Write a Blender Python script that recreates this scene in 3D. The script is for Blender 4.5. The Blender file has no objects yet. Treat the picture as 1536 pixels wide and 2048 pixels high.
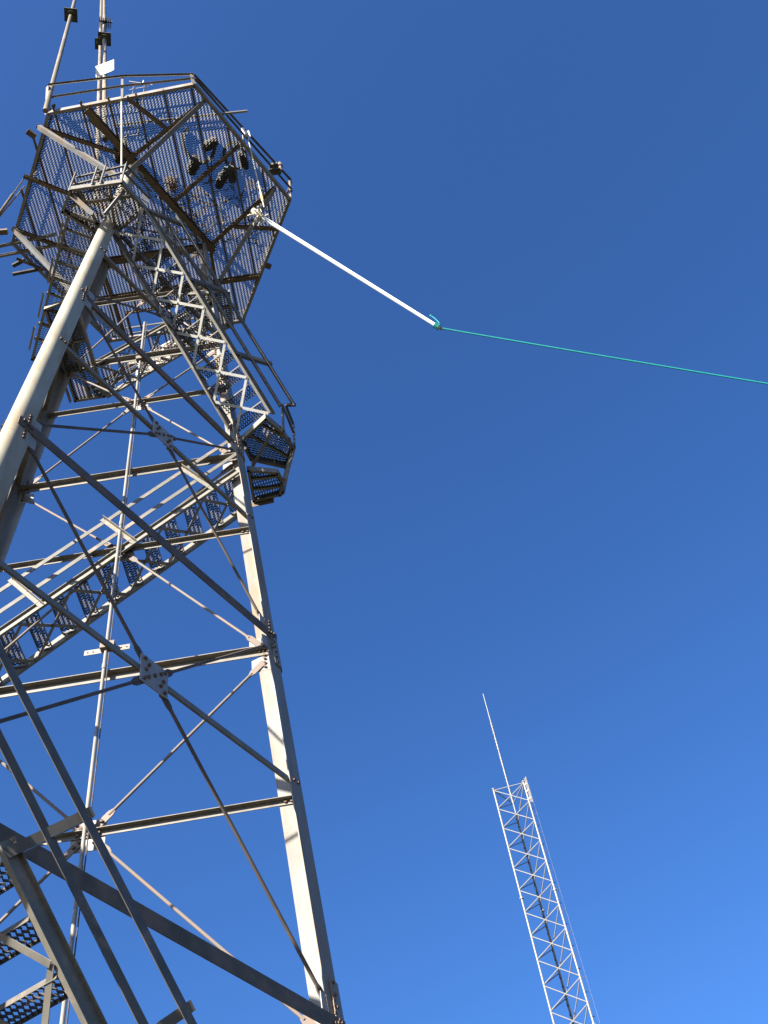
import bpy, bmesh, math, random
from mathutils import Vector, Matrix

# ------------------------------------------------------------------ scene, camera, sky, sun
SC = bpy.context.scene
COL = SC.collection
rnd = random.Random(7)
R_ = math.radians
H0 = 1.6                                   # eye height of the photographer

F_PX, PITCH, ROLL = 2039.6, 0.933900, -0.205290
cd = bpy.data.cameras.new('camera')
cam = bpy.data.objects.new('camera', cd); COL.objects.link(cam)
cd.sensor_fit = 'VERTICAL'; cd.sensor_height = 36.0
cd.lens = F_PX / 2048.0 * 36.0
cd.clip_start = 0.1; cd.clip_end = 6000
fw = Vector((0, math.cos(PITCH), math.sin(PITCH)))
rt = Vector((1, 0, 0)); up0 = rt.cross(fw)
rt2 = rt * math.cos(ROLL) + up0 * math.sin(ROLL)
up2 = up0 * math.cos(ROLL) - rt * math.sin(ROLL)
cam.matrix_world = Matrix(((rt2.x, up2.x, -fw.x, 0), (rt2.y, up2.y, -fw.y, 0), (rt2.z, up2.z, -fw.z, H0), (0, 0, 0, 1)))
SC.camera = cam

SUN_AZ, SUN_EL = R_(237.0), R_(27.0)       # azimuth counted from +X towards +Y
sdir = Vector((math.cos(SUN_EL) * math.cos(SUN_AZ), math.cos(SUN_EL) * math.sin(SUN_AZ), math.sin(SUN_EL)))
w = bpy.data.worlds.new('World'); SC.world = w; w.use_nodes = True
nt = w.node_tree
sky = nt.nodes.new('ShaderNodeTexSky'); sky.sky_type = 'NISHITA'; sky.sun_disc = False
sky.sun_elevation = SUN_EL; sky.sun_rotation = math.pi / 2 - SUN_AZ
sky.air_density = 1.0; sky.dust_density = 1.5; sky.ozone_density = 10.0; sky.altitude = 0
bg = nt.nodes['Background']; bg.inputs['Strength'].default_value = 0.061
hs = nt.nodes.new('ShaderNodeHueSaturation'); hs.inputs['Hue'].default_value = 0.504; hs.inputs['Saturation'].default_value = 1.05     # deep, dry winter blue
nt.links.new(sky.outputs['Color'], hs.inputs['Color']); nt.links.new(hs.outputs['Color'], bg.inputs['Color'])
sl = bpy.data.lights.new('sun', 'SUN'); sl.energy = 5.0; sl.angle = R_(0.53); sl.color = (1.0, 0.94, 0.84)
so = bpy.data.objects.new('sun', sl); COL.objects.link(so)
so.rotation_euler = (-sdir).to_track_quat('-Z', 'Y').to_euler(); so.location = sdir * 80
SC.view_settings.view_transform = 'Standard'; SC.view_settings.look = 'None'
SC.view_settings.exposure = 1.97; SC.view_settings.gamma = 1.0

# ------------------------------------------------------------------ materials
def mat(name, c1, c2=None, scale=3.0, rough=0.6, metal=0.0, stain=None, stain_amt=0.0, stain_scale=1.3, bump=0.0, stretch=(1, 1, 1), spec=0.3):
    m = bpy.data.materials.new(name); m.use_nodes = True
    n = m.node_tree.nodes; l = m.node_tree.links
    b = n['Principled BSDF']; b.inputs['Roughness'].default_value = rough; b.inputs['Metallic'].default_value = metal
    b.inputs['Specular IOR Level'].default_value = spec
    tc = n.new('ShaderNodeTexCoord'); mp = n.new('ShaderNodeMapping'); mp.inputs['Scale'].default_value = stretch
    l.new(tc.outputs['Object'], mp.inputs['Vector'])
    nz = n.new('ShaderNodeTexNoise'); nz.inputs['Scale'].default_value = scale; nz.inputs['Detail'].default_value = 6
    l.new(mp.outputs['Vector'], nz.inputs['Vector'])
    cr = n.new('ShaderNodeValToRGB'); cr.color_ramp.elements[0].position = 0.32; cr.color_ramp.elements[1].position = 0.68
    cr.color_ramp.elements[0].color = (*c1, 1); cr.color_ramp.elements[1].color = (*(c2 or c1), 1)
    l.new(nz.outputs['Fac'], cr.inputs['Fac'])
    out = cr.outputs['Color']
    if stain:
        n2 = n.new('ShaderNodeTexNoise'); n2.inputs['Scale'].default_value = stain_scale; n2.inputs['Detail'].default_value = 9; n2.inputs['Roughness'].default_value = 0.7
        l.new(mp.outputs['Vector'], n2.inputs['Vector'])
        r2 = n.new('ShaderNodeValToRGB'); r2.color_ramp.elements[0].position = 0.62 - 0.22 * stain_amt; r2.color_ramp.elements[1].position = 0.80 - 0.14 * stain_amt
        l.new(n2.outputs['Fac'], r2.inputs['Fac'])
        mx = n.new('ShaderNodeMix'); mx.data_type = 'RGBA'
        l.new(r2.outputs['Color'], mx.inputs['Factor']); l.new(out, mx.inputs['A']); mx.inputs['B'].default_value = (*stain, 1)
        out = mx.outputs['Result']
    l.new(out, b.inputs['Base Color'])
    if bump:
        bp = n.new('ShaderNodeBump'); bp.inputs['Strength'].default_value = bump; bp.inputs['Distance'].default_value = 0.01
        l.new(nz.outputs['Fac'], bp.inputs['Height']); l.new(bp.outputs['Normal'], b.inputs['Normal'])
    return m

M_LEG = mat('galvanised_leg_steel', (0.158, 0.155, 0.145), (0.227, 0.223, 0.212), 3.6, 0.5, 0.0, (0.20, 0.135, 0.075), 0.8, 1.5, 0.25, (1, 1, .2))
M_LEG_LIT = mat('sunlit_weathered_leg_steel', (0.245, 0.228, 0.170), (0.330, 0.310, 0.240), 3.6, 0.5, 0.0, (0.24, 0.160, 0.085), 0.75, 1.5, 0.25, (1, 1, .2))  # leg A: rust-stained leg steel, brightened so strong sun is in the colour
M_ROD_SHADE = mat('shaded_rusty_rod_steel', (0.060, 0.050, 0.042), (0.095, 0.072, 0.055), 3.0, 0.7, 0.0, (0.13, 0.08, 0.05), 0.4, 1.8)  # rusty rods of face A-B, darkened: the face's shade is in the colour
M_STEEL = mat('weathered_steel', (0.133, 0.122, 0.105), (0.192, 0.177, 0.151), 5.0, 0.55, 0.0, (0.26, 0.17, 0.11), 0.35, 2.0, 0.15)
M_BEAM = mat('brown_beam_steel', (0.084, 0.062, 0.041), (0.125, 0.094, 0.063), 4.0, 0.6, 0.0, (0.20, 0.12, 0.08), 0.5, 2.2, 0.15)
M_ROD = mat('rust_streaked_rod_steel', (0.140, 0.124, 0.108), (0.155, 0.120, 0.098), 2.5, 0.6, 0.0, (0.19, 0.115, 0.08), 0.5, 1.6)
M_PLATE = mat('gusset_plate_steel', (0.234, 0.223, 0.208), (0.288, 0.271, 0.256), 6.0, 0.5, 0.0, (0.40, 0.25, 0.16), 0.35, 3.5)
M_BOLT = mat('rusty_bolt', (0.092, 0.055, 0.038), (0.139, 0.092, 0.063), 9.0, 0.7)
M_MESH = mat('expanded_metal_steel', (0.065, 0.063, 0.059), (0.091, 0.088, 0.083), 6.0, 0.55, 0.0, (0.26, 0.17, 0.10), 0.4, 1.5)
M_STAIR = mat('stair_steel', (0.145, 0.135, 0.112), (0.186, 0.172, 0.143), 5.0, 0.5, 0.0, (0.32, 0.22, 0.15), 0.3, 2.5, 0.1)
M_LACE = mat('sunlit_lacing_steel', (0.288, 0.288, 0.264), (0.368, 0.360, 0.336), 6.0, 0.5, 0.0, (0.26, 0.2, 0.14), 0.2, 3.0)  # paler lacing for the sunlit flight, sunlight put into the colour
M_RAIL = mat('handrail_steel', (0.078, 0.073, 0.062), (0.118, 0.106, 0.092), 5.0, 0.5, 0.0, (0.24, 0.16, 0.11), 0.3, 2.5)
M_PIPE = mat('galvanised_pipe', (0.179, 0.172, 0.152), (0.226, 0.215, 0.191), 4.0, 0.4, 0.0, (0.36, 0.26, 0.18), 0.3, 1.5, 0, (1, 1, .4))
M_POLE = mat('tan_weathered_pole', (0.135, 0.115, 0.073), (0.167, 0.138, 0.089), 3.0, 0.45, 0.0, (0.45, 0.31, 0.24), 0.4, 1.2, 0, (1, 1, .3))
M_DARK = mat('mossy_dark_metal', (0.033, 0.036, 0.026), (0.087, 0.083, 0.054), 7.0, 0.75)
M_WHITE = mat('white_boom_paint', (0.78, 0.80, 0.80), (0.84, 0.85, 0.85), 4.0, 0.35, 0.0, (0.62, 0.63, 0.60), 0.2, 3.0)
M_SIGN = mat('faded_white_sign_paint', (0.533, 0.518, 0.490), (0.590, 0.569, 0.547), 5.0, 0.5, 0.0, (0.66, 0.56, 0.46), 0.2, 4.0)
M_ROPE = mat('teal_rope', (0.006, 0.180, 0.170), (0.012, 0.270, 0.238), 40.0, 0.7)
M_CORD = mat('pale_lashing_cord', (0.422, 0.384, 0.307), (0.512, 0.486, 0.422), 12.0, 0.8)
M_TAN = mat('ochre_strap', (0.50, 0.34, 0.14), (0.60, 0.45, 0.22), 12.0, 0.8)
M_VINE = mat('dry_twig_bark', (0.035, 0.026, 0.02), (0.10, 0.07, 0.045), 9.0, 0.9)
M_HAY = mat('dead_vine_leaf', (0.34, 0.22, 0.10), (0.50, 0.36, 0.18), 9.0, 0.9)
M_MAST = mat('mast_galvanising', (0.165, 0.165, 0.165), (0.198, 0.198, 0.195), 3.0, 0.45)
M_BLACK = mat('black_rubber', (0.034, 0.034, 0.037), (0.085, 0.076, 0.068), 6.0, 0.8)
M_BLUEGREY = mat('blue_grey_tarp', (0.10, 0.15, 0.20), (0.16, 0.22, 0.27), 6.0, 0.8)
M_BOARD = mat('brown_ribbed_board', (0.17, 0.125, 0.10), (0.27, 0.20, 0.16), 14.0, 0.8, stretch=(6, 6, 0.4))
M_BATTEN = mat('pale_batten', (0.60, 0.56, 0.46), (0.70, 0.66, 0.56), 8.0, 0.6)
M_CONC = mat('concrete', (0.33, 0.32, 0.30), (0.42, 0.41, 0.38), 5.0, 0.9)
M_GROUND = mat('dry_grass_ground', (0.030, 0.027, 0.015), (0.052, 0.045, 0.030), 0.6, 0.95, 0.0, (0.06, 0.075, 0.03), 0.5, 0.12)

# ------------------------------------------------------------------ tower frame of reference
TX, TY, TROT = -5.40052, 10.63217, R_(3.514)       # tower axis on the ground, turn about z
CT, ST = math.cos(TROT), math.sin(TROT)
def W(p):                                          # tower frame -> world
    return Vector((TX + p[0] * CT - p[1] * ST, TY + p[0] * ST + p[1] * CT, p[2]))
RB, RK = 5.0, 0.0930854                            # leg circle radius and its taper
LEV = [-1.5, 2.9, 6.617, 10.435, 13.708, 17.215, 19.888, 22.905, 25.161, 28.718, 31.626]
LEV = [z + H0 for z in LEV]
ZP = 31.87 + H0                                    # platform underside
ANG = {'A': R_(-90), 'B': R_(30), 'C': R_(150)}
def rad(z): return RB - RK * (z - H0)
def node(k, z): return Vector((rad(z) * math.cos(ANG[k]), rad(z) * math.sin(ANG[k]), z))
def frame(a, b):
    u = node(b, H0) - node(a, H0); u.z = 0; u.normalize()
    return u, Vector((u.y, -u.x, 0))
def P(a, b, t, z, off=0.0):                        # point on a face: along, height, outward
    u, n = frame(a, b); q = u * t + n * (rad(z) / 2 + off); q.z = z; return q
def half(z): return rad(z) * math.cos(R_(30))
FACES = (('A', 'B'), ('B', 'C'), ('C', 'A'))
UP = Vector((0, 0, 1))

# ------------------------------------------------------------------ mesh builder
class MB:
    def __init__(s): s.v = []; s.f = []; s.mi = []; s.cur = 0
    def quad_strip(s, rings, closed=True, caps=True):
        n = len(rings[0]); base = len(s.v)
        for r in rings: s.v += [tuple(p) for p in r]
        for i in range(len(rings) - 1):
            for j in range(n if closed else n - 1):
                k = (j + 1) % n
                s.f.append((base + i * n + j, base + i * n + k, base + (i + 1) * n + k, base + (i + 1) * n + j)); s.mi.append(s.cur)
        if caps and closed:
            s.f.append(tuple(base + j for j in reversed(range(n)))); s.mi.append(s.cur)
            s.f.append(tuple(base + (len(rings) - 1) * n + j for j in range(n))); s.mi.append(s.cur)
        return s
    def prism(s, p, q, sec, up=UP):
        p = Vector(p); q = Vector(q); d = (q - p).normalized()
        y = Vector(up) - d * d.dot(up)
        if y.length < 1e-4: y = Vector((1, 0, 0)) - d * d.x
        y.normalize(); x = d.cross(y)
        return s.quad_strip([[p + x * a + y * b for a, b in sec], [q + x * a + y * b for a, b in sec]])
    def box(s, p, q, wx, wy, up=UP, ox=0, oy=0):
        return s.prism(p, q, [(ox - wx / 2, oy - wy / 2), (ox + wx / 2, oy - wy / 2), (ox + wx / 2, oy + wy / 2), (ox - wx / 2, oy + wy / 2)], up)
    def tube(s, pts, r, n=8, r2=None):
        pts = [Vector(p) for p in pts]; rings = []; prev = None
        for i, p in enumerate(pts):
            d = (pts[min(i + 1, len(pts) - 1)] - pts[max(i - 1, 0)]).normalized()
            if prev is None:
                x = d.orthogonal().normalized()
            else:
                x = (prev - d * d.dot(prev)).normalized()
            prev = x; y = d.cross(x)
            rr = r if r2 is None else r + (r2 - r) * i / (len(pts) - 1)
            rings.append([p + (x * math.cos(2 * math.pi * k / n) + y * math.sin(2 * math.pi * k / n)) * rr for k in range(n)])
        return s.quad_strip(rings)
    def plate(s, pts, nrm, th):
        nrm = Vector(nrm).normalized() * th / 2; a = [Vector(p) - nrm for p in pts]; b = [Vector(p) + nrm for p in pts]
        return s.quad_strip([a, b])
    def bolt(s, p, nrm, r=0.026, h=0.03):
        nrm = Vector(nrm).normalized(); return s.tube([Vector(p) - nrm * .004, Vector(p) + nrm * h], r, 6)
    def build(s, name, m, parent=None, origin=(0, 0, 0), smooth=True):
        o3 = Vector(origin); me = bpy.data.meshes.new(name)
        me.from_pydata([tuple(Vector(v) - o3) for v in s.v], [], s.f)
        ms = m if isinstance(m, (list, tuple)) else [m]
        for q in ms: me.materials.append(q)
        if len(ms) > 1: me.polygons.foreach_set('material_index', s.mi)
        bm = bmesh.new(); bm.from_mesh(me); bmesh.ops.recalc_face_normals(bm, faces=bm.faces); bm.to_mesh(me); bm.free()
        if smooth: me.shade_smooth(); me.set_sharp_from_angle(angle=R_(32))
        me.update()
        o = bpy.data.objects.new(name, me); COL.objects.link(o)
        if parent: o.parent = parent
        else:
            o.location = W(o3); o.rotation_euler = (0, 0, TROT)
        return o

def tag(o, label, cat, group=None):
    o['label'] = label; o['category'] = cat
    if group: o['group'] = group
    return o
def thing(name, base, label, cat, group=None):
    o = bpy.data.objects.new(name, None); COL.objects.link(o); o.empty_display_size = 0.3
    o.location = W(base); o.rotation_euler = (0, 0, TROT)
    return tag(o, label, cat, group)
def inst(src, parent, mtx):
    o = src.copy(); COL.objects.link(o); o.parent = parent; o.matrix_local = mtx; return o

def secL(h, b, t): return [(0, -h), (0, 0), (-b, 0), (-b, -t), (-t, -t), (-t, -h)]
def secC(h, b, t): return [(0, -h / 2), (b, -h / 2), (b, -h / 2 + t), (t, -h / 2 + t), (t, h / 2 - t), (b, h / 2 - t), (b, h / 2), (0, h / 2)]
def secI(h, b, t): return [(-b / 2, -h / 2), (b / 2, -h / 2), (b / 2, -h / 2 + t), (t / 2, -h / 2 + t), (t / 2, h / 2 - t), (b / 2, h / 2 - t), (b / 2, h / 2), (-b / 2, h / 2), (-b / 2, h / 2 - t), (-t / 2, h / 2 - t), (-t / 2, -h / 2 + t), (-b / 2, -h / 2 + t)]

def inside(poly, x, y, eps=0.0):
    n = len(poly); sgn = 0
    for i in range(n):
        x1, y1 = poly[i][:2]; x2, y2 = poly[(i + 1) % n][:2]
        c = (x2 - x1) * (y - y1) - (y2 - y1) * (x - x1)
        if c < eps: return False
    return True

def expanded(mb, poly, z, wx=(1, 0), ps=0.066, pl=0.10, wd=0.046, th=0.013, tilt=58, hole=None):
    """expanded metal: wavy strands run along wx, tilted about their own axis; poly is counter-clockwise"""
    wx = Vector((wx[0], wx[1])).normalized(); wy = Vector((-wx.y, wx.x))
    us = [Vector(p[:2]).dot(wx) for p in poly]; vs = [Vector(p[:2]).dot(wy) for p in poly]
    ct, st = math.cos(R_(tilt)), math.sin(R_(tilt))
    a = Vector((wy.x * ct, wy.y * ct, st)) * wd / 2             # along the strand's width
    b = Vector((-wy.x * st, -wy.y * st, ct)) * th / 2           # its thickness
    j0, j1 = int(min(vs) / ps) - 1, int(max(vs) / ps) + 2
    i0, i1 = int(min(us) / (pl / 2)) - 1, int(max(us) / (pl / 2)) + 2
    for j in range(j0, j1):
        ring = []
        def flush():
            if len(ring) > 1: mb.quad_strip(ring, True, False)
        for i in range(i0, i1):
            v = j * ps + (ps * .30 if i % 2 else -ps * .30)
            q = wx * (i * pl / 2) + wy * v
            ok = inside(poly, q.x, q.y) and not (hole and hole(q.x, q.y))
            if ok:
                c = Vector((q.x, q.y, z)); ring.append([c - a - b, c + a - b, c + a + b, c - a + b])
            else:
                flush(); ring = []
        flush()
    return mb

# ------------------------------------------------------------------ setting: ground
gm = MB(); gm.v = [(-1500, -1500, 0), (1500, -1500, 0), (1500, 1500, 0), (-1500, 1500, 0)]; gm.f = [(0, 1, 2, 3)]; gm.mi = [0]
g = gm.build('ground', M_GROUND); g['kind'] = 'structure'

# ------------------------------------------------------------------ the lattice tower
tower = thing('lattice_tower', (0, 0, 0), 'big three legged steel lattice tower with outside stairs and a six sided mesh platform', 'tower')
RHO, TH = 0.15, 0.02
def leg_ring(k, z, wdt, grow=0.0):
    V = node(k, z); r = Vector((math.cos(ANG[k]), math.sin(ANG[k]), 0))
    others = [q for q in 'ABC' if q != k]
    order = {'A': ('C', 'B'), 'B': ('A', 'C'), 'C': ('B', 'A')}[k]
    d1 = (node(order[0], z) - V).normalized(); d2 = (node(order[1], z) - V).normalized()
    n1 = Vector((-d1.y, d1.x, 0)); n2 = Vector((d2.y, -d2.x, 0))
    if n1.dot(r) < 0: n1 = -n1
    if n2.dot(r) < 0: n2 = -n2
    c = V - r * 2 * RHO
    out = [V + d1 * wdt + n1 * grow]; inn = [V + d1 * wdt - n1 * (TH - grow)]
    a1 = math.atan2(n1.y, n1.x); a2 = math.atan2(n2.y, n2.x); da = (a2 - a1 + math.pi) % (2 * math.pi) - math.pi
    for i in range(11):
        a = a1 + da * i / 10; e = Vector((math.cos(a), math.sin(a), 0))
        out.append(c + e * (RHO + grow)); inn.append(c + e * (RHO - TH + grow))
    out.append(V + d2 * wdt + n2 * grow); inn.append(V + d2 * wdt - n2 * (TH - grow))
    return out + inn[::-1], (d1, n1, d2, n2, V, c)

SPL = [13.45 + H0, 20.1 + H0, 25.9 + H0]
for k in 'ABC':
    m = MB()
    segs = [(0.12, SPL[0] - .004, .50), (SPL[0], SPL[1] - .004, .46), (SPL[1], SPL[2] - .004, .43), (SPL[2], ZP - .02, .40)]
    for z0, z1, wd in segs:
        m.quad_strip([leg_ring(k, z0, wd)[0], leg_ring(k, z1, wd)[0]])
    lg = m.build('leg', M_LEG_LIT if k == 'A' else M_LEG, tower)
    for zz, hh in () if k == 'A' else ((6.9 + H0, .55), (SPL[0], .42), (SPL[1], .55), (SPL[2], .40)):          # cover plates bolted over the joints
        m = MB(); wd = .38
        m.quad_strip([leg_ring(k, zz - hh, wd, .024)[0], leg_ring(k, zz + hh * .7, wd, .024)[0]])
        m.cur = 1
        for s in range(6):
            z = zz - hh * .86 + s * hh * .3
            _, (d1, n1, d2, n2, V, c) = leg_ring(k, z, wd)
            for d, n in ((d1, n1), (d2, n2)):
                m.bolt(V + d * .32 + n * .024, n, .022, .022)
        m.build('splice_plate', [M_LEG, M_BOLT], lg)
    m = MB(); V = node(k, .2)
    m.box((V.x * .97, V.y * .97, -.3), (V.x * .97, V.y * .97, .13), 1.1, 1.1, (1, 0, 0)); m.build('footing', M_CONC, tower)

def face_dz(a, b): return {'AB': .06, 'BC': -.07, 'CA': 0.0}[a + b]
for (a, b) in FACES:
    u, n = frame(a, b); dz = face_dz(a, b)
    for i, z in enumerate(LEV):
        if i == 0: continue
        z = z + dz; hz = half(z)
        if i % 2 == 0 and i < 10:                                   # main horizontals: heavy angles
            outside = (a + b == 'AB' and i <= 4)
            m = MB(); o = .004 if outside else -.024
            tw = .21 if a + b == 'AB' else .15
            m.prism(P(a, b, -hz + .20, z + tw / 2, o), P(a, b, hz - .20, z + tw / 2, o), [(x + (.022 if outside else 0), y) for x, y in secL(tw, .13, .016)])
            m.cur = 1
            for s in (-1, 1):
                for e in (.29, .37, .44):
                    m.bolt(P(a, b, s * (hz - e), z + .02 - (e - .37) * .4, o + (.022 if outside else .026)), n)
                    m.bolt(P(a, b, s * (hz - e), z + .02, o - .016), -n)
            m.build('horizontal_beam', [M_BEAM if a + b == 'AB' else M_STEEL, M_BOLT], tower)
        elif i % 2 == 1:                                            # mid-panel struts: light angles
            m = MB(); m.prism(P(a, b, -hz + .24, z + .05, -.024), P(a, b, hz - .24, z + .05, -.024), secL(.10, .10, .012))
            m.cur = 1
            for s in (-1, 1):
                for e in (.30, .40):
                    m.bolt(P(a, b, s * (hz - e), z + .01, .004), n); m.bolt(P(a, b, s * (hz - e), z + .0, -.038), -n)
            m.build('cross_strut', [M_STEEL, M_BOLT], tower)
            # centre gusset
            s2 = .27; m = MB()
            m.plate([P(a, b, -s2, z - s2, -.008), P(a, b, s2, z - s2, -.008), P(a, b, s2, z + s2, -.008), P(a, b, -s2, z + s2, -.008)], n, .016)
            m.cur = 1
            for (x, y) in ((-.2, .2), (-.12, .12), (.2, .2), (.12, .12), (-.2, -.2), (-.12, -.12), (.2, -.2), (.12, -.12), (0, .0), (-.17, 0), (.17, 0)):
                m.bolt(P(a, b, x, z + y, .0), n, .03); m.bolt(P(a, b, x, z + y, -.05), -n, .03)
            m.build('gusset_plate', [M_PLATE, M_BOLT], tower)
            # four half rods of the X, each with its flattened ends
            for s in (-1, 1):
                for top in (True, False):
                    ze = LEV[i + 1] + dz - .30 if top else LEV[i - 1] + dz + .26
                    te = s * (half(ze) - .46)
                    p0 = P(a, b, s * .16, z + (.16 if top else -.16), -.034); p1 = P(a, b, te, ze, -.034)
                    d = (p1 - p0).normalized()
                    m = MB(); m.tube([p0 + d * .20, p1 - d * .22], .026, 8)
                    sd = d.cross(n)
                    for q, dd in ((p0 - d * .06, d), (p1 + d * .10, -d)):
                        m.plate([q + sd * .06, q - sd * .06, q - sd * .06 + dd * .30, q - sd * .03 + dd * .38, q + sd * .03 + dd * .38, q + sd * .06 + dd * .30], n, .022)
                    m.build('tie_rod', M_ROD_SHADE if a + b == 'AB' else M_ROD, tower)
                    # node plate on the leg
                    m = MB(); zc = ze + (.08 if top else -.08)
                    e = s * (half(zc) - .27)
                    m.plate([P(a, b, e, zc - .20, -.018), P(a, b, e - s * .34, zc - (.20 if top else .06), -.018), P(a, b, e - s * .34, zc + (.06 if top else .20), -.018), P(a, b, e, zc + .20, -.018)], n, .014)
                    m.cur = 1
                    for zz in (-.13, -.03, .07, .15):
                        m.bolt(P(a, b, e - s * .10, zc + zz, .0), n); m.bolt(P(a, b, e - s * .10, zc + zz, -.03), -n)
                    m.build('node_plate', [M_PLATE, M_BOLT], tower)

# ------------------------------------------------------------------ stairs
def tread_mesh(wd, dp=.28, tilt=55):
    m = MB()
    m.prism((-wd / 2, -dp / 2, 0), (wd / 2, -dp / 2, 0), [(0, -.055), (.006, -.055), (.006, 0), (0, 0)])
    m.prism((-wd / 2, dp / 2, 0), (wd / 2, dp / 2, 0), [(0, -.055), (.006, -.055), (.006, 0), (0, 0)])
    for s in (-1, 1): m.box((s * (wd / 2 - .004), -dp / 2, -.025), (s * (wd / 2 - .004), dp / 2, -.025), .008, .05)
    m.cur = 1
    expanded(m, [(-wd / 2 + .01, -dp / 2), (wd / 2 - .01, -dp / 2), (wd / 2 - .01, dp / 2), (-wd / 2 + .01, dp / 2)], -.02, (0, 1), .066, .088, .038, .012, tilt)
    return m
def flight(a, b, t0, z0, t1, z1, oin, oout, rails=None, riser=.385, brace=True, post_every=2.1, lean=.3, perp=1.0, st_h=.20, rf=(0, 1), posts=None, rs=.11, lace=None, skew=0.0):
    """straight flight hung on a tower face; t0,z0 is the foot"""
    u, n = frame(a, b)
    z0 += H0; z1 += H0
    A0, A1 = P(a, b, t0, z0, oin), P(a, b, t1, z1, oin); B0, B1 = P(a, b, t0, z0, oout), P(a, b, t1, z1, oout)
    sgn = 1 if t1 > t0 else -1
    m = MB(); sec = secC(st_h, .06, .012); secm = [(-x, y) for x, y in sec][::-1]
    m.prism(A0, A1, secm if sgn > 0 else sec); m.prism(B0, B1, sec if sgn > 0 else secm)
    st = m.build('stair_flight', M_STAIR, tower)
    N = max(3, int(round((z1 - z0) / riser)))
    wd = (oout - oin) - .02
    tm = tread_mesh(wd, .28, 55 if (a, b) == ('B', 'C') or z0 < 5 else -52); first = None
    for i in range(N):
        f = (i + .5) / N
        c = (A0.lerp(A1, f) + B0.lerp(B1, f)) / 2
        M = Matrix(((n.x, u.x * 1, 0, c.x), (n.y, u.y, 0, c.y), (0, 0, 1, c.z + .03), (0, 0, 0, 1)))
        if first is None:
            first = tm.build('tread', [M_RAIL, M_MESH], st); first.matrix_local = M
        else: inst(first, st, M)
    if brace:                                                      # flat-bar lacing under the flight
        m = MB(); K = max(2, int(round((A1 - A0).length / 1.08)))
        dn = (A1 - A0).cross(n).normalized()
        if dn.z > 0: dn = -dn
        for i in range(K):
            f0, f1 = i / K, (i + 1) / K
            for p, q, s in ((A0.lerp(A1, f0), B0.lerp(B1, f1), .0), (B0.lerp(B1, f0), A0.lerp(A1, f1), .012)):
                m.box(p + dn * (st_h / 2 + .012 + s), q + dn * (st_h / 2 + .012 + s), .066, .010, dn)
            m.bolt((A0.lerp(A1, (f0 + f1) / 2) + B0.lerp(B1, (f0 + f1) / 2)) / 2 + dn * (st_h / 2 + .03), dn, .022)
        m.build('lacing_bars', lace or M_STEEL, st)
    if rails:
        q0, q1 = (A0, A1) if rails == 'in' else (B0, B1)
        ln = n * (-lean if rails == 'in' else lean)
        d = (q1 - q0).normalized(); nn = UP - d * d.z; nn.normalize()
        offv = nn * perp + ln
        L = (q1 - q0).length; K = max(1, int(round(L / post_every)))
        for fp in (posts or [(i + .06) / (K + .12) for i in range(K + 1)]):
            p = q0.lerp(q1, fp) + d * skew; m = MB()
            offv_ = offv - d * skew
            m.prism(p - nn * .08 + n * (.016 if rails == 'out' else -.016), p + offv_ * 1.04 + n * (.016 if rails == 'out' else -.016), [(x, -y) for x, y in secL(rs * .9, rs * .9, .010)][::-1] if rails == 'out' else secL(rs * .9, rs * .9, .010), d)
            m.cur = 1
            for e in (-.04, .04, .5, 1.0): m.bolt(p + offv_ * max(e, 0) + nn * min(e, 0) * 1.4 + n * (-.02 if rails == 'in' else -.02), -n, .02)
            m.build('rail_post', [M_STAIR if rails == 'in' else M_RAIL, M_BOLT], st)  # lit inner posts paler, outer posts darker: light and shade by colour
        for f in (.53, 1.0):
            m = MB(); m.prism(q0.lerp(q1, rf[0]) + offv * f, q0.lerp(q1, rf[1]) + offv * f, secL(rs, rs * .8, .010) if rails == 'in' else [(-x, y) for x, y in secL(rs, rs * .8, .010)][::-1])
            m.build('handrail', M_RAIL, st)
    return st
def deck_part(name, poly, z, wave, edges=None, depth=.14, joists=(), sec_flip=False, mesh=True):
    """small landing: channel frame, cross joists and an expanded-metal floor"""
    if sum(poly[i][0] * poly[(i + 1) % len(poly)][1] - poly[(i + 1) % len(poly)][0] * poly[i][1] for i in range(len(poly))) < 0: poly = poly[::-1]
    z += H0; m = MB(); n = len(poly)
    for i in range(n):
        if edges is not None and i not in edges: continue
        p, q = Vector((*poly[i], z)), Vector((*poly[(i + 1) % n], z))
        m.prism(p, q, [(-x, y) for x, y in secC(depth, .06, .01)][::-1])
    for (p, q) in joists:
        m.prism((*p, z - .02), (*q, z - .02), secC(.10, .05, .008))
    o = m.build(name, M_STAIR, tower)
    if mesh:
        m = MB(); expanded(m, poly, z + .03, wave, .062, .095, .040, .013, -52); m.build('mesh_floor', M_MESH, o)
    return o

flight('A', 'B', 4.4, -1.28, -2.55, 5.88, -.12, .78, 'out', lean=.38, perp=.68, rf=(0, 1.28), posts=(.984, .791, .599, .406, .216))
flight('C', 'A', 2.35, 6.75, -2.3, 14.2, -.12, .80, 'out', lean=.3)
flight('B', 'C', 2.7, 14.64, -2.5, 19.18, -.12, .86, 'in', lean=.18, perp=1.0, rf=(-.05, 1.10), posts=(.25, .58, .895))
flight('A', 'B', 2.55, 20.62, -1.75, 25.14, -.12, .88, 'out', lean=.30, perp=1.0, st_h=.25, lace=M_LACE, skew=.34, rf=(.035, 1.0), posts=(.23, .59, .94))
f5 = flight('B', 'C', 1.25, 25.02, -2.05, 27.92, -.10, .86, 'out', lean=.15, perp=1.0)

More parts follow.
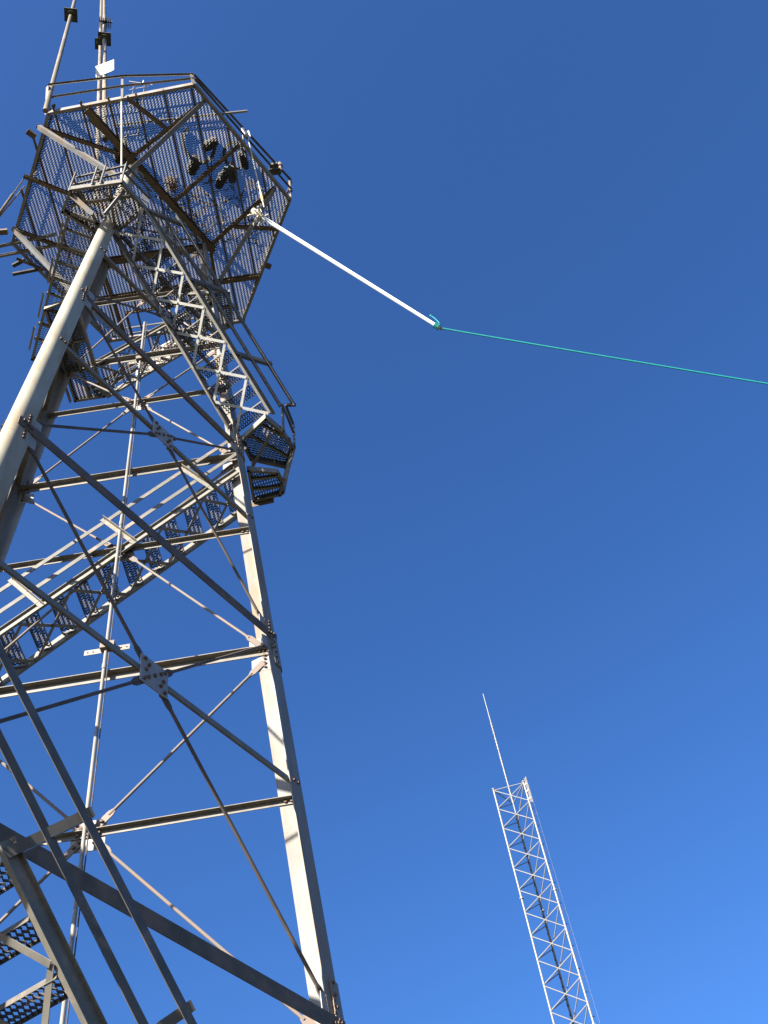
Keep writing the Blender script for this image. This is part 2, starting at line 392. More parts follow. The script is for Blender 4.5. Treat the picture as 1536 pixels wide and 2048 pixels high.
# landings
ld = deck_part('landing', [(-.6, -4.9), (.7, -4.95), (1.2, -3.9), (.35, -3.6), (-.35, -3.6), (-1.2, -3.9)], 6.4, (1, 0))
ld = deck_part('landing', [(-2.9, 1.3), (-2.35, 2.7), (-3.2, 3.1), (-4.3, 2.2), (-3.9, 1.0)][::-1], 14.45, (1, 0))
lb = deck_part('landing', [(2.56, 1.42), (3.25, .89), (3.59, 1.36), (3.75, 1.85), (3.51, 2.37), (2.69, 1.98)], 20.42, (.9, .42), depth=.22, joists=(((2.75, 1.30), (3.62, 2.15)), ((3.05, 1.06), (3.70, 1.66))))
m = MB(); z = 20.36 + H0
m.box((3.27, 1.35, z - .06), (2.72, 1.98, z - .38), .07, .012, (0, 0, 1)); m.build('knee_brace', M_STAIR, lb)
m = MB()                                                           # rail ends that curl round the landing
qa, qb = P('A', 'B', 2.55, 20.62 + H0, .88), P('A', 'B', -1.75, 25.14 + H0, .88); qd = (qb - qa).normalized(); qn = (UP - qd * qd.z).normalized()
for zz, ff in ((.55, .53), (1.02, 1.0)):
    pts = [qa.lerp(qb, .035) + (qn + frame('A', 'B')[1] * .30) * ff, Vector((3.70, 1.32, z + zz + .12)), Vector((3.80, 1.80, z + zz))]
    for i in range(2): m.box(pts[i], pts[i + 1], .05, .09)
m.box((3.78, 1.78, z - .05), (3.80, 1.80, z + 1.05), .08, .05, (1, 0, 0)); m.box((3.60, 1.30, z - .05), (3.62, 1.28, z + 1.1), .08, .05, (1, 0, 0))
m.build('handrail', M_RAIL, lb)
lw = deck_part('landing', [(2.66, 1.70), (3.34, 1.90), (3.42, 2.20), (3.30, 2.56), (2.63, 2.62)], 19.60, (.15, 1), joists=(((2.66, 2.02), (3.38, 2.05)), ((2.64, 2.30), (3.36, 2.34))), depth=.16)
m = MB(); m.plate([(2.55, 2.66, 19.60 + H0 - .20), (3.12, 2.62, 19.60 + H0 - .20), (3.12, 2.62, 19.60 + H0 + .06), (2.55, 2.66, 19.60 + H0 + .06)], (0.07, 1, 0), .012)
m.plate([(3.30, 2.02, 19.60 + H0 - .12), (3.40, 2.42, 19.60 + H0 - .12), (3.40, 2.42, 19.60 + H0 + .16), (3.30, 2.02, 19.60 + H0 + .16)], (1, -.25, 0), .012)
m.build('toe_plate', M_BEAM, lw)
m = MB(); za, zb = 20.36 + H0, 19.56 + H0
for (p, q) in (((3.74, 1.86), (3.44, 2.18)), ((3.52, 2.36), (3.32, 2.56)), ((2.74, 2.02), (2.66, 2.40))): m.box((*p, za), (*q, zb), .03, .20)
m.build('winder_cheek', M_STAIR, lw)
PA = [(-.62, -3.38), (.64, -3.38), (1.06, -2.62), (.34, -2.22), (-.34, -2.22), (-.98, -2.86)]
la = deck_part('landing', PA, 25.2, (1, 0), depth=.24, joists=(((-.45, -3.3), (-.2, -2.3)), ((.3, -3.3), (.15, -2.3)), ((-.7, -2.95), (.8, -2.95))))
m = MB(); z = 25.2 + H0
for p0, p1, p2 in (((-.62, -3.38), (.64, -3.38), (1.10, -2.62)),):
    for zz in (.72, 1.28):
        m.prism((p0[0] - .05, p0[1] + .12, z + zz), (p1[0], p1[1], z + zz), secL(.07, .06, .008)); m.prism((p1[0], p1[1], z + zz), (p2[0], p2[1], z + zz + .05), secL(.07, .06, .008))
m.build('handrail', M_RAIL, la)
for px, py in ((-.06, -3.40), (.15, -3.40), (-.62, -3.34), (.66, -3.38)):
    m = MB(); m.prism((px, py, z - .05), (px, py, z + 1.32), secL(.055, .055, .008), (1, 0, 0)); m.build('rail_post', M_STAIR, la)
for s in (-1, 1):                                                  # brackets that carry the landing from leg A
    m = MB(); m.prism((s * .12, -2.90, z - .75), (s * .62, -3.2, z - .06), secL(.09, .09, .01)); m.build('knee_brace', M_LEG, la)
m = MB(); m.plate([(.86, -2.62, z - .6), (1.0, -2.5, z - .6), (1.0, -2.5, z + 1.2), (.86, -2.62, z + 1.2)], (.6, -.8, 0), .01); m.build('hanger_plate', M_LEG, la)
# level walkway along face C-A and the strip that crosses to the back
u, n = frame('C', 'A'); z = 25.2
def CA(t, off): q = P('C', 'A', t, z + H0, off); return (q.x, q.y)
wk = deck_part('walkway', [CA(-2.2, .06), CA(-2.2, .72), CA(2.05, .80), CA(2.05, .06)][::-1], z, (n.x, n.y), depth=.16,
               joists=[(CA(t, .06), CA(t, .78)) for t in (1.62, 1.17, .72, .27, -.18, -.63, -1.08, -1.53)])
m = MB()
for t in (1.75, .75, -.25, -1.25):
    p = P('C', 'A', t, z + H0 + .04, .83); q = P('C', 'A', t - .72, z + H0 + .04, .80)
    m.prism(p, q, secL(.10, .05, .008))
m.build('toe_board', M_STAIR, wk)
xs = deck_part('walkway', [(-2.07, -.55), (-1.22, -.75), (-1.22, 2.2), (-2.07, 2.2)], 25.0, (1, 0), depth=.16, joists=(((-2.0, .5), (-1.25, .5)), ((-2.0, 1.35), (-1.25, 1.35)), ((-1.66, -.5), (-1.66, 2.15)), ((-2.2, .9), (-2.2, 2.2))))
deck_part('landing', [(1.2, .9), (2.4, 1.0), (2.3, 2.15), (1.3, 2.1)], 28.0, (1, 0), joists=(((1.3, 1.5), (2.3, 1.5)),))
# boarded guard on the uppermost outside flight
m = MB()
def F5(t, up): q = P('B', 'C', -t, 26.1 + .88 * t + H0 + up, .98); return q
for i in range(4):
    t0, t1 = -.45 + i * .34, -.45 + (i + 1) * .34 - .03
    m.plate([F5(t0, .42), F5(t1, .42), F5(t1, 1.25), F5(t0, 1.25)], (0, 1, 0), .02)
gb = m.build('guard_board', M_BOARD, f5)
m = MB()
for t in (-.47, -.13, .21, .55, .9):
    m.box(F5(t, .38), F5(t, 1.3), .05, .05, (1, 0, 0), 0, 0)
m.box(F5(-.47, .38), F5(.9, .38), .05, .05); m.box(F5(-.47, 1.28), F5(.9, 1.28), .05, .05)
m.build('batten', M_BATTEN, gb)

# ------------------------------------------------------------------ the six sided platform
HEX = [(-2.07, -3.60), (2.32, -3.82), (4.56, -.03), (2.31, 3.85), (-2.22, 3.84), (-4.30, .06)]
m = MB()
for i in range(6):
    p, q = Vector((*HEX[i], ZP)), Vector((*HEX[(i + 1) % 6], ZP)); d = (q - p).normalized() * .02
    m.prism(p + d, q - d, [(0, -.02), (0, .26), (-.014, .26), (-.014, 0), (-.09, 0), (-.09, -.02)])
plat = m.build('platform', M_LEG, tower)
for i in range(10):
    x = -3.52 + i * .81 + .01
    yl = 3.78 if abs(x) < 2.2 else (4.42 - abs(x)) * math.sqrt(3) - .04
    m = MB(); m.prism((x, -yl, ZP + .06), (x, yl, ZP + .06), secC(.10, .05, .01)); m.build('joist', M_BEAM, plat)
def beam(p, q, h=.20, b=.14, zt=0.0, nm='deck_beam', mt=M_BEAM):
    m = MB(); m.prism((*p, ZP - h / 2 + zt), (*q, ZP - h / 2 + zt), secI(h, b, .016)); return m.build(nm, mt, plat)
Av, Bv, Cv = (0, -2.03), (1.76, 1.02), (-1.76, 1.02)
beam((-.90, -3.58), (1.86, 1.19), .26, .20)
beam((1.9, 1.02), (-1.9, 1.02), .26, .20, -.003); beam((-1.86, 1.19), (.08, -2.17), .26, .20, -.006)
beam((3.1, 2.25), (-3.1, 2.25), .20, .14, -.009)
OUT = [(Av, (2.50, -3.34)), (Av, (-2.45, -3.30)), (Bv, (4.12, -.53)), (Bv, (1.62, 3.80)), (Cv, (-4.08, -.45)), (Cv, (-1.62, 3.80)),
       ((.88, -.5), (3.27, -1.95)), ((-.88, -.5), (-3.25, -1.95)), ((0, 1.02), (0, 3.8)), ((2.62, .50), (3.95, .78)), ((.30, -3.74), (1.25, -2.70)), ((-.9, -3.3), (-.1, -2.3))]
for i, (p, q) in enumerate(OUT): beam(p, q, .15, .10, -.012 - .003 * i, 'outrigger_beam')
for i, (k, q) in enumerate((('A', OUT[0][1]), ('A', OUT[1][1]), ('B', OUT[2][1]), ('B', OUT[3][1]), ('C', OUT[4][1]), ('C', OUT[5][1]))):
    V = node(k, 29.1 + H0); e = Vector((*q, ZP - .06)); V = V + (Vector((e.x, e.y, 0)) - Vector((V.x, V.y, 0))).normalized() * .12
    m = MB(); m.prism(V, V.lerp(e, .97), [(-.065, -.065), (.065, -.065), (.065, -.053), (-.053, -.053), (-.053, .065), (-.065, .065)])
    m.build('knee_brace', M_LEG if i in (1, 4, 5) else M_STEEL, plat)
for hx, hy in (HEX[0], HEX[1], HEX[2], HEX[5]): pass
def hatch(x, y): return -1.45 < x < 1.35 and y > 2.95
m = MB(); expanded(m, HEX, ZP + .155, (1, 0), .066, .10, .034, .013, -50, hatch); m.build('mesh_deck', M_MESH, plat)
m = MB()
for p, q in (((-1.45, 2.95), (1.35, 2.95)), ((-1.45, 2.95), (-1.45, 3.8)), ((1.35, 2.95), (1.35, 3.8))): m.prism((*p, ZP + .08), (*q, ZP + .08), secC(.16, .05, .01))
m.build('hatch_frame', M_BEAM, plat)
for (x, y) in ((-2.62, -2.95), (-4.3, -.3), (3.3, 1.95), (-2.9, 2.55)):    # bracket stubs outside the rim
    a = math.atan2(y, x); m = MB(); m.box((x, y, ZP + .10), (x + math.cos(a) * .28, y + math.sin(a) * .28, ZP + .10), .16, .12); m.build('rim_bracket', M_BEAM, plat)
# guard rail; the front left corner post is bent outwards
TOPS = {0: (.02, -.49, 1.15), 1: (-.08, -.01, 1.1), 2: (.06, -.22, 1.2), 3: (.05, .05, 1.1), 4: (0, .05, 1.1), 5: (.04, 0, 1.1)}
def post(base, top, f=M_STAIR, wd=.07):
    m = MB(); m.prism((*base, ZP + .0), (base[0] + top[0], base[1] + top[1], ZP + top[2]), secL(wd, wd, .01), (base[0], base[1], 0)); return m.build('guard_post', f, plat)
for i in range(6): post(HEX[i], TOPS[i], M_LEG, .10 if i < 2 else .07)
mids = {}
for i in range(6):
    p, q = HEX[i], HEX[(i + 1) % 6]; tp, tq = TOPS[i], TOPS[(i + 1) % 6]
    if i == 5: tq = (.10, .05, 1.1)
    mid = ((p[0] + q[0]) / 2 + (.06 if i == 0 else 0), (p[1] + q[1]) / 2); tm_ = ((tp[0] + tq[0]) / 2, (tp[1] + tq[1]) / 2, (tp[2] + tq[2]) / 2)
    if i == 0: tm_ = (0, -.34, 1.12)
    post(mid, tm_)
    for f in (.52, 1.0):
        m = MB(); pts = [(p[0] + tp[0] * f, p[1] + tp[1] * f, ZP + tp[2] * f), (mid[0] + tm_[0] * f, mid[1] + tm_[1] * f, ZP + tm_[2] * f), (q[0] + tq[0] * f, q[1] + tq[1] * f, ZP + tq[2] * f)]
        hh = .085 if f == 1.0 else .05
        for j in range(2): m.prism(pts[j], pts[j + 1], [(-x, y) for x, y in secL(hh, .06, .008)][::-1])
        m.build('guard_rail', M_RAIL if not (i == 0 and f < 1) else M_STAIR, plat)

# ------------------------------------------------------------------ things fixed to or lying on the tower
def catt(p0, p1, n=10, sag=0.0):
    p0, p1 = Vector(p0), Vector(p1)
    return [p0.lerp(p1, i / n) - UP * sag * 4 * (i / n) * (1 - i / n) for i in range(n + 1)]
# conduit up the middle of the back face
zc = [2.0, 8.0, 14.0, 20.0, 25.0, 28.4]
cp = thing('cable_conduit', tuple(P('B', 'C', 0, 2.0, -.20)), 'pale vertical pipe clipped up the middle of the tower back face', 'pipe')
o3 = P('B', 'C', 0, 2.0, -.20)
m = MB(); m.tube([P('B', 'C', 0, z, -.20) for z in zc], .033, 10); m.build('pipe', M_PIPE, cp, o3)
m = MB()
for z in (11.2, 15.3, 19.4, 23.6): m.tube([P('B', 'C', 0, z, -.20), P('B', 'C', 0, z + .12, -.20)], .042, 10)
m.build('coupling', M_PIPE, cp, o3)
m = MB(); m.tube([P('B', 'C', -.06, z, -.19) for z in zc], .012, 6); m.build('earth_cable', M_BLACK, cp, o3)
for z, tt in ((14.24 + H0, 0), (24.75 + H0, 0.1)):
    m = MB(); m.box(P('B', 'C', -.42 - tt, z - .02, -.15), P('B', 'C', .42 - tt, z - .02, -.15), .012, .13)
    for e in (-.36, -.26, .26, .36): m.bolt(P('B', 'C', e - tt, z - .02, -.156), -frame('B', 'C')[1], .012, .02)
    b = m.build('clamp_bar', M_LEG, cp, o3)
    m = MB(); m.box(P('B', 'C', -.16, z, -.22), P('B', 'C', .10, z, -.22), .13, .15); m.build('rusty_clamp', M_ROD, b, (0, 0, 0)).location = (0, 0, 0)
    b.children[0].data.transform(Matrix.Translation(-o3))

def pole(base, top, r, fl, label, nm='antenna_pole', mt=M_POLE, comb=None):
    base = Vector(base) + Vector((0, 0, H0)); top = Vector(top) + Vector((0, 0, H0)); d = (top - base).normalized()
    t = thing(nm, base, label, 'pole', 'whip antenna poles on the platform')
    m = MB(); m.tube([base, base + (top - base) * .5, top, top + d * 3.0], r, 12, r * .8); m.build('shaft', mt, t, base)
    x = d.orthogonal().normalized(); x = (Vector((1, .25, 0)) - d * d.dot(Vector((1, .25, 0)))).normalized(); y = d.cross(x)
    for f, s in fl:
        c = base.lerp(top, f)
        m = MB(); m.plate([c + x * s + y * s, c - x * s + y * s, c - x * s - y * s, c + x * s - y * s], d, .05)
        m.tube([c - d * .12, c - d * .03], r * 2.3, 14); m.build('flange_plate', M_DARK, t, base)
    if comb:
        c = base.lerp(top, comb)
        m = MB()
        for i in range(7): m.box(c + x * (-.18 + .07 * i) - y * .26 - d * .2, c + x * (-.18 + .07 * i) + y * .16 + d * .12, .02, .16)
        m.box(c - x * .2 - y * .1, c + x * .32 - y * .1, .05, .2); m.build('radial_bracket', M_DARK, t, base)
    return t
pole((-1.91, -3.86, 31.0), (-2.81, -4.35, 46.27), .075, [(.818, .24)], 'slim tan whip pole rising alone from the bent front left corner of the platform', comb=None)
pole((-1.38, -.87, 32.03), (-4.21, -1.71, 63.54), .085, [(.664, .25)], 'pale thin pole, left of the close pair behind the blank white sign')
pole((-.66, -2.60, 32.03), (-2.55, -3.25, 52.6), .085, [(.632, .25)], 'pinkish thicker pole, right of the close pair, with a comb shaped bracket above its flange', comb=.765)


def quad_frame(pts): a, b, c, d = [Vector(p) + Vector((0, 0, H0)) for p in pts]; return a, b, c, d
sq = quad_frame([(-1.603, -3.129, 39.592), (-.877, -3.312, 39.388), (-.922, -3.034, 39.081), (-1.629, -2.837, 39.257)])
so3 = (sq[0] + sq[2]) / 2; nrm = (sq[1] - sq[0]).cross(sq[3] - sq[0]).normalized()
sg = thing('blank_sign', so3, 'blank white rectangular sign fixed across the close pair of poles above the guard rail', 'sign')
m = MB(); m.plate(list(sq), nrm, .012); m.build('panel', M_SIGN, sg, so3)
m = MB()
for q in sq: m.bolt(q.lerp(so3, .14), -nrm if nrm.z > 0 else nrm, .014, .02)
m.box(so3 + Vector((-.15, .05, .02)), so3 + Vector((-.1, .16, .30)), .05, .04); m.build('fixing_clamp', M_BOLT, sg, so3)

Z1 = ZP + .10
def v3(x, y, z): return Vector((x, y, z + H0))
# white boom lashed below the right side of the platform, its rope and its hanger
b0, b1 = v3(3.63, -.73, 28.82), v3(7.92, 1.27, 24.2)
bm_ = thing('white_boom', b0, 'long white spar lashed at its butt under the platform and pointing out to the right', 'boom')
m = MB(); m.tube([b0, b0.lerp(b1, .5), b1], .062, 16, .049); m.build('spar', M_WHITE, bm_, b0)
m = MB(); m.tube([b1, b1 + (b1 - b0).normalized() * .07], .035, 10, .03); m.build('end_plug', M_ROD, bm_, b0)
d = (b1 - b0).normalized(); x = d.orthogonal().normalized(); y = d.cross(x)
m = MB(); r2 = random.Random(3)
for i in range(26):
    c = b0 + d * r2.uniform(-.25, .10); a = r2.uniform(0, 6.28); e = x * math.cos(a) + y * math.sin(a)
    l = r2.uniform(.10, .32); f = (e * r2.uniform(.3, 1) + d * r2.uniform(-.8, .5) + Vector((r2.uniform(-.6, .6), r2.uniform(-.6, .6), r2.uniform(-.5, .3)))).normalized()
    m.tube([c + e * .05, c + e * .09 + f * l * .5, c + e * .07 + f * l], r2.choice((.010, .014, .022)), 6)
for i in range(7):
    c = b0 + d * (-.12 + .035 * i)
    m.tube([c + (x * math.cos(k * .7) + y * math.sin(k * .7)) * (.078 + .012 * (i % 2)) for k in range(10)], .014, 6)
m.build('lashing', M_CORD, bm_, b0)
m = MB(); m.tube([b0 - d * .3 + UP * .1, b0 + d * .02], .09, 10, .07); m.build('butt_block', M_CORD, bm_, b0)
h0, h1 = v3(3.51, -2.03, 32.87), v3(3.77, -.95, 28.92)
hg = thing('boom_hanger', h1, 'thin pale rod slung from the right guard rail down to the boom butt', 'rod')
m = MB(); m.tube([h0, h0.lerp(h1, .5) - UP * .03, h1], .017, 8); m.build('hanger_rod', M_CORD, hg, h1)
m = MB(); m.tube([h0.lerp(h1, .82), h0.lerp(h1, .93)], .035, 8); m.tube([h0.lerp(h1, .34), h0.lerp(h1, .40)], .022, 8); m.build('ochre_wrap', M_TAN, hg, h1)
m = MB(); m.tube([h0 + Vector((-.10, -.05, .12)), h0 + Vector((-.02, .02, -.42))], .055, 10); m.tube([h0 + Vector((.06, .02, .0)), h0 + Vector((.1, .06, -.5))], .03, 8); m.build('rail_clamp', M_SIGN, hg, h1)
rp = [b1 + d * -.02]; e0 = v3(17.77, 2.79, 19.94)
for i in range(1, 25):
    f = i / 24; rp.append((b1).lerp(e0, f) - UP * .12 * f * (1 - f))
tb = MB(); tb.tube(rp, .021, 7)
tb2 = [rp[0].lerp(rp[4], t / 14) + Vector((0, 0, .018 * math.sin(t * 2.4))) + Vector((.012 * math.cos(t * 2.4), 0, 0)) for t in range(15)]
tb.tube(tb2, .013, 6)
for i in range(4):
    c = b1 - d * (.04 + .04 * i)
    tb.tube([c + (x * math.cos(k * .63) + y * math.sin(k * .63)) * .068 for k in range(11)], .018, 7)
tl_ = [b1 + Vector((0, 0, .09)), b1 + Vector((.02, -.03, .28)), b1 + Vector((-.05, -.05, .50)), b1 + Vector((-.12, -.06, .66))]
tb.tube(tl_, .013, 7); tb.tube([tl_[-1], tl_[-1] + Vector((-.03, 0, .04))], .026, 8)
tag(tb.build('guy_rope', M_ROPE, None, b1), 'taut teal rope knotted to the white boom tip and running off right', 'rope')

# other fittings on the platform
hr0, hr1 = v3(.11, -3.64, 31.95), v3(.41, -2.93, 26.35)
m = MB(); m.tube([hr0, hr0.lerp(hr1, .5) + Vector((.0, .02, 0)), hr1], .022, 8); m.tube([hr0 + UP * .18, hr0 - UP * .12], .05, 8)
tag(m.build('hanging_conduit', M_CORD, None, hr1), 'thin pale rod hanging straight down from the middle of the front platform edge', 'rod')
p0, p1 = v3(-.32, -2.94, 32.10), v3(3.67, -2.79, 32.16)
m = MB(); m.tube([p0, p1], .038, 10)
tag(m.build('loose_pipe', M_PIPE, None, p0), 'pale pipe lying on the mesh deck with its end poking out past the right rim', 'pipe')
bc = v3(4.25, -.86, 32.5)
t = thing('obstruction_beacon', bc, 'small rusty beacon fitting on a bracket at the right hand corner of the guard rail', 'beacon')
m = MB(); m.box(bc + Vector((-.25, .0, -.25)), bc + Vector((.12, 0, -.25)), .2, .05); m.box(bc + Vector((-.22, .02, .25)), bc + Vector((.05, 0, .28)), .22, .16); m.build('bracket', M_DARK, t, bc)
m = MB(); m.tube([bc + Vector((.12, 0, -.28)), bc + Vector((.12, 0, .55))], .05, 10); m.tube([bc + Vector((.12, 0, .18)), bc + Vector((.12, 0, .38))], .085, 10); m.tube([bc + Vector((.12, 0, .55)), bc + Vector((.12, 0, .68))], .055, 10, .02); m.build('lamp_body', M_ROD, t, bc)
# folding ladder-like aerial on the front of the deck
ya = v3(.10, -3.05, 32.2)
t = thing('ladder_aerial', ya, 'small white aerial of crossed rods leaning by the front guard rail', 'aerial')
m = MB(); q0, q1 = v3(-.02, -2.55, 32.08), v3(.52, -3.95, 32.55); sx = Vector((.30, .08, 0))
m.tube([q0, q1], .018, 7); m.tube([q0 + sx, q1 + sx], .018, 7); m.build('side_rod', M_SIGN, t, ya)
m = MB()
for i in range(8):
    f = i / 7; a, b = q0.lerp(q1, f), q0.lerp(q1, min(1, f + .10)) + sx
    m.tube([a - sx * .35, b + sx * .3], .010, 6)
m.tube([q1 - sx * .5 + UP * .0, q1 + sx * 1.7 - UP * .05], .016, 6); m.tube([q1 + sx * .8, q1 + sx * .8 + UP * .32], .022, 6); m.build('cross_rod', M_SIGN, t, ya)
# arms and stays on the left corner
ar = v3(-2.9, .1, 31.7)
t = thing('outrigger_arms', ar, 'pair of long grey channel arms reaching out from the left platform corner', 'bracket arm')
for i, (p, q) in enumerate((((-5.58, .14), (-2.84, -.04)), ((-5.68, .43), (-2.95, .30)))):
    m = MB(); m.prism(v3(*p, 31.74), v3(*q, 31.74), secC(.13, .07, .01)); m.build('arm', M_STEEL, t, ar)
m = MB(); m.prism(v3(-4.25, .52, 31.72), v3(-3.55, 1.0, 31.72), secC(.10, .06, .01)); m.build('tie_bar', M_BEAM, t, ar)
cl = v3(-4.2, .85, 31.75)
t = thing('black_clamps', cl, 'two rounded black clamps below the arms at the left platform corner', 'clamp')
m = MB()
m.tube([v3(-4.42, .72, 31.74), v3(-4.02, .60, 31.80)], .07, 10); m.build('upper_clamp', M_BLACK, t, cl)
m = MB(); m.tube([v3(-4.50, .98, 31.72), v3(-3.70, .96, 31.76)], .06, 10); m.build('lower_clamp', M_BLACK, t, cl)
for i, (p, q, r, lb_) in enumerate((((-3.24, -1.88), (-5.66, .26), .042, 'thicker stay pole, outer of the two running down left from the platform rim'), ((-3.36, -1.59), (-5.63, .18), .022, 'thin stay rod, inner of the two running down left from the platform rim'))):
    m = MB(); a, b = v3(*p, 31.97), v3(*q, 31.97)
    if i == 0: m.tube([a, a.lerp(b, .22)], .02, 8); m.tube([a.lerp(b, .22), b], r, 10)
    else: m.tube([a, b], r, 8)
    tag(m.build('stay_pole', M_POLE, None, a), lb_, 'pole', 'stay poles at the left platform rim')

# equipment lying on the deck
def lump(name, pts, base, hgt, mt, label, cat, extra=None, grp=None):
    z = ZP + .185; m = MB(); cx_ = sum(p[0] for p in pts) / len(pts); cy_ = sum(p[1] for p in pts) / len(pts); pts = [(cx_ + (p[0] - cx_) * .78, cy_ + (p[1] - cy_) * .78) for p in pts]; c = Vector((sum(p[0] for p in pts) / len(pts), sum(p[1] for p in pts) / len(pts), 0))
    rings = []
    for f, k in ((0, .90), (.06, 1.0), (.75, 1.0), (.95, .93), (1.0, .8)):
        rings.append([Vector((c.x + (p[0] - c.x) * k, c.y + (p[1] - c.y) * k, z + hgt * f)) for p in pts])
    m.quad_strip(rings); o = Vector((c.x, c.y, z))
    t = thing(name, o, label, cat, grp); m.build('body', mt, t, o)
    if extra: extra(t, o)
    return t
def handle(t, o):
    m = MB(); m.tube([o + Vector((-.12, 0, .5)), o + Vector((-.1, 0, .62)), o + Vector((.1, 0, .62)), o + Vector((.12, 0, .5))], .014, 6); m.build('handle', M_BLACK, t, o)
def oval(cx, cy, a, b, rot, n=14, k=1.0):
    ca, sa = math.cos(R_(rot)), math.sin(R_(rot)); out = []
    for i in range(n):
        th = 2 * math.pi * i / n; x_ = a * abs(math.cos(th)) ** k * (1 if math.cos(th) > 0 else -1); y_ = b * abs(math.sin(th)) ** k * (1 if math.sin(th) > 0 else -1)
        out.append((cx + x_ * ca - y_ * sa, cy + x_ * sa + y_ * ca))
    return out
G = 'equipment lying on the mesh deck'
lump('equipment_box', oval(-.32, -2.12, .26, .42, 12, 16, .35), 0, .7, M_DARK, 'tall black box standing on the mesh deck at the foot of the pole pair', 'box', handle, G)
lump('equipment_box', oval(1.75, -1.42, .20, .36, 38, 14, .5), 0, .45, M_BLACK, 'dark oblong case on the deck, leftmost of the cluster near the cable coil', 'box', handle, G)
lump('equipment_box', oval(2.38, -1.98, .34, .17, -22, 14, .6), 0, .35, M_BLACK, 'dark curved case on the deck just inside the coil of cable', 'box', handle, G)
lump('equipment_box', oval(2.52, -.88, .17, .40, 40, 14, .7), 0, .40, M_BLACK, 'dark tapered case beside the crumpled blue grey tarp', 'box', handle, G)
lump('equipment_box', oval(3.28, -1.36, .15, .36, -14, 14, .7), 0, .40, M_BLACK, 'dark slim case nearest the right guard rail', 'box', handle, G)
pts = []
rt_ = random.Random(5)
for i in range(16):
    a = 2 * math.pi * i / 16; r_ = .34 * rt_.uniform(.7, 1.15); pts.append((2.82 + r_ * math.cos(a) * .8, -1.05 + r_ * math.sin(a) * 1.1))
lump('folded_tarp', pts, 0, .16, M_BLUEGREY, 'crumpled blue grey tarp lying between the dark cases on the deck', 'tarp', None, G)
m = MB()
for k in range(7):
    r_ = .50 + .035 * rt_.uniform(-1, 1); m.tube([Vector((2.05 + r_ * math.cos(i * .35) * .95, -2.05 + r_ * math.sin(i * .35) * 1.15, ZP + .21 + .035 * k + .02 * math.sin(i))) for i in range(13)], .022, 6)
tag(m.build('cable_coil', M_BLACK, None, (2.05, -2.05, ZP + .2)), 'open coil of dark cable lying on the mesh deck near the right guard rail', 'cable', G)
m = MB()
for k in range(4):
    r_ = .30 + .02 * k; m.tube([Vector((3.05 + r_ * math.cos(i * .35), -1.55 + r_ * math.sin(i * .35) * 1.2, ZP + .21 + .03 * k)) for i in range(19)], .015, 6)
tag(m.build('wire_ring', M_DARK, None, (3.05, -1.55, ZP + .2)), 'thin wire loop lying on the deck between the tarp and the right rail', 'cable', G)
# dead creeper on the deck
vn = thing('dead_creeper', (2.2, .2, ZP + .18), 'dry brown creeper with shrivelled leaves sprawling over the right half of the mesh deck', 'creeper')
rv = random.Random(11); mt_ = MB(); ml = MB()
for i in range(70):
    x_, y_ = rv.uniform(.8, 3.4), rv.uniform(-1.2, 1.5)
    if i > 55: x_, y_ = rv.uniform(2.6, 4.0), rv.uniform(-.3, 1.0)
    a = rv.uniform(0, 6.28); pts = []; zz = ZP + .19
    for k in range(rv.randint(5, 11)):
        pts.append(Vector((x_, y_, zz))); a += rv.uniform(-.7, .7); x_ += .13 * math.cos(a); y_ += .13 * math.sin(a); zz = ZP + .19 + rv.uniform(0, .14)
        if abs(x_) > 4.0 - abs(y_) * .55: break
        if rv.random() < .35:
            for q in range(rv.randint(1, 4)):
                c = Vector((x_ + rv.uniform(-.07, .07), y_ + rv.uniform(-.07, .07), zz + rv.uniform(-.02, .08))); e = Vector((rv.uniform(-1, 1), rv.uniform(-1, 1), rv.uniform(-.6, .6))).normalized() * rv.uniform(.03, .06); f = e.cross(Vector((rv.uniform(-1, 1), rv.uniform(-1, 1), 1))).normalized() * rv.uniform(.02, .04)
                ml.quad_strip([[c - e, c - e * .2 + f], [c - e * .2 - f, c + e]], False, False)
    if len(pts) > 2: mt_.tube(pts, rv.choice((.008, .012, .017)), 5)
mt_.build('twigs', M_VINE, vn, (2.2, .2, ZP + .18)); ml.build('leaves', M_HAY, vn, (2.2, .2, ZP + .18), False)
ns = MB(); rn = random.Random(21); nc = Vector((.98, -.96, ZP + .20))
for i in range(150):
    a = rn.uniform(0, 6.28); r_ = min(abs(rn.gauss(.0, .14)), .2) + .03; p = nc + Vector((r_ * math.cos(a) * .8, r_ * math.sin(a), rn.uniform(0, .16))); tdir = Vector((-math.sin(a) + rn.uniform(-.6, .6), math.cos(a) + rn.uniform(-.6, .6), rn.uniform(-.3, .3))).normalized() * rn.uniform(.06, .18)
    ns.tube([p - tdir, p + UP * .02, p + tdir], rn.uniform(.004, .009), 4)
tag(ns.build('bird_nest', M_HAY, None, nc), 'straggling straw bird nest on the deck beside the front beam', 'nest')

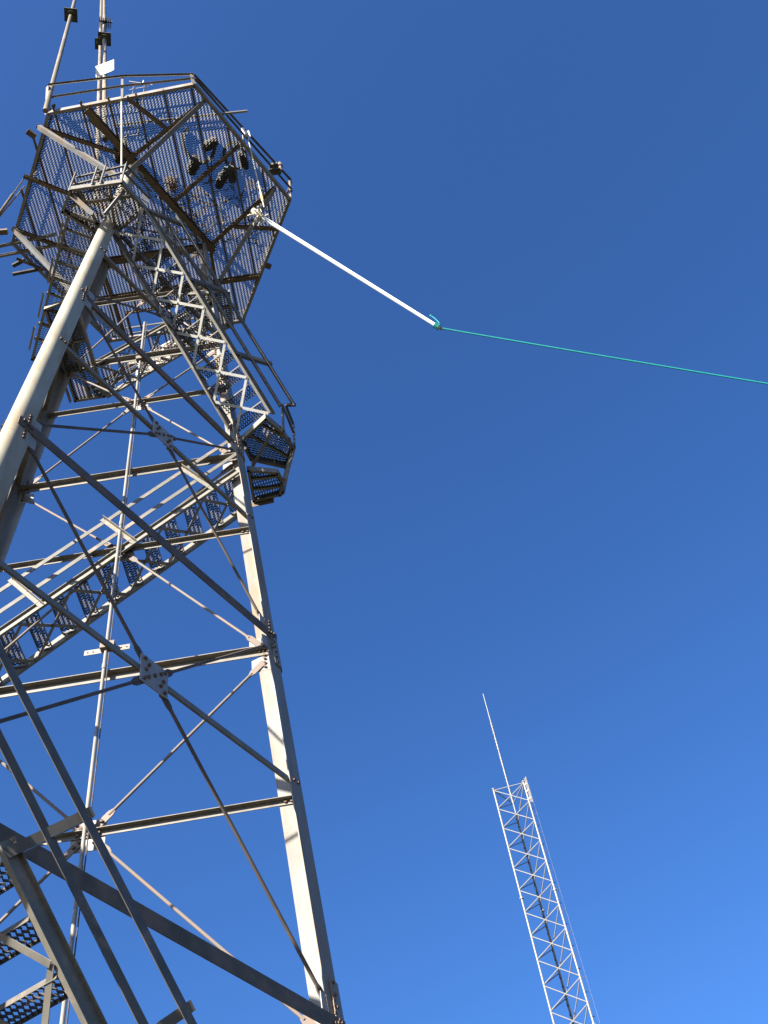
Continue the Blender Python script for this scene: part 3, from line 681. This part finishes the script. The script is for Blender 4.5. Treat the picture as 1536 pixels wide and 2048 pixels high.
# ------------------------------------------------------------------ second, slender mast in the distance
MT = [(9.17, 25.44), (10.5, 25.26), (10.0, 26.56)]; ZT = 28.0 + H0
mc = Vector((sum(p[0] for p in MT) / 3, sum(p[1] for p in MT) / 3, 0))
mast = thing('slender_mast', mc, 'slender bare triangular lattice mast standing far off behind, with a whip on top', 'mast')
PH = .985
for i, p in enumerate(MT):
    m = MB(); m.tube([(*p, 0), (*p, ZT)], .038, 10)
    for k in range(1, 5): m.tube([(*p, ZT - 5.35 * k), (*p, ZT - 5.35 * k + .05)], .075, 8)
    m.tube([(*p, ZT), (*p, ZT + .03)], .07, 8); m.build('leg', M_MAST, mast, mc)
K = int(ZT / PH)
for i in range(3):
    p, q = Vector((*MT[i], 0)), Vector((*MT[(i + 1) % 3], 0)); m = MB()
    for k in range(K):
        za, zb = ZT - .06 - k * PH, ZT - .06 - (k + 1) * PH + .05
        m.tube([p + UP * za, q + UP * zb], .022, 6)
        if i == 0: m.tube([q + UP * za, p + UP * zb], .022, 6)
    m.tube([p + UP * (ZT - .05), q + UP * (ZT - .05)], .022, 6)
    m.build('lattice_bracing', M_MAST, mast, mc)
m = MB(); q = Vector((*MT[1], 0)); od = (q - mc).normalized()
for k in range(60):
    z = ZT - .9 - k * .45; s = od if k % 2 == 0 else Vector((-od.y, od.x, 0))
    m.tube([q + UP * z, q + s * .17 + UP * z], .012, 5); m.tube([q + s * .17 + UP * z, q + s * .17 + UP * (z + .04)], .012, 5)
m.build('step_bolts', M_BLACK, mast, mc)
wb = Vector((*MT[2], ZT)); m = MB(); m.tube([wb - UP * .6 + (mc - Vector((wb.x, wb.y, 0))) * .06, wb + UP * 6.6], .030, 8, .020)
m.cur = 1
for k in range(24):
    z = ZT + .2 + k * .19
    if k % 5 != 4: m.tube([(wb.x, wb.y, z), (wb.x, wb.y, z + .10)], .044, 8)
m.build('whip_antenna', [M_MAST, M_STEEL], mast, mc)
m = MB(); m.tube([(wb.x - .05, wb.y - .05, 1), (wb.x - .05, wb.y - .05, ZT - .8)], .020, 8)
m.cur = 1
for k in range(70): z = ZT - 1.0 - k * .36; m.tube([(wb.x - .05, wb.y - .05, z), (wb.x - .05, wb.y - .05, z + .08)], .024, 8)
m.build('feeder_cable', [M_MAST, M_BLACK], mast, mc)
m = MB(); pa = q + od * .10
m.box(pa + UP * (ZT - 1.15), pa + UP * (ZT + .12), .05, .05, (1, 0, 0)); m.tube([pa + od * .07 + UP * (ZT - 1.2), pa + od * .07 + UP * (ZT + .16)], .02, 6)
for e in (.2, .55, .95): m.box(q + UP * (ZT - e), pa + od * .07 + UP * (ZT - e), .07, .09)
m.build('dipole', [M_STEEL], mast, mc)
m = MB(); m.tube([q + od * .20 + UP * (ZT + .1), q + od * .26 + UP * 14, q + od * .34 + UP * 1.0], .003, 5)
m.build('wire', M_MAST, mast, mc)
m = MB(); m.box((mc.x, mc.y, -.3), (mc.x, mc.y, .14), 2.4, 2.4, (1, 0, 0)); m.build('footing', M_CONC, mast, mc)
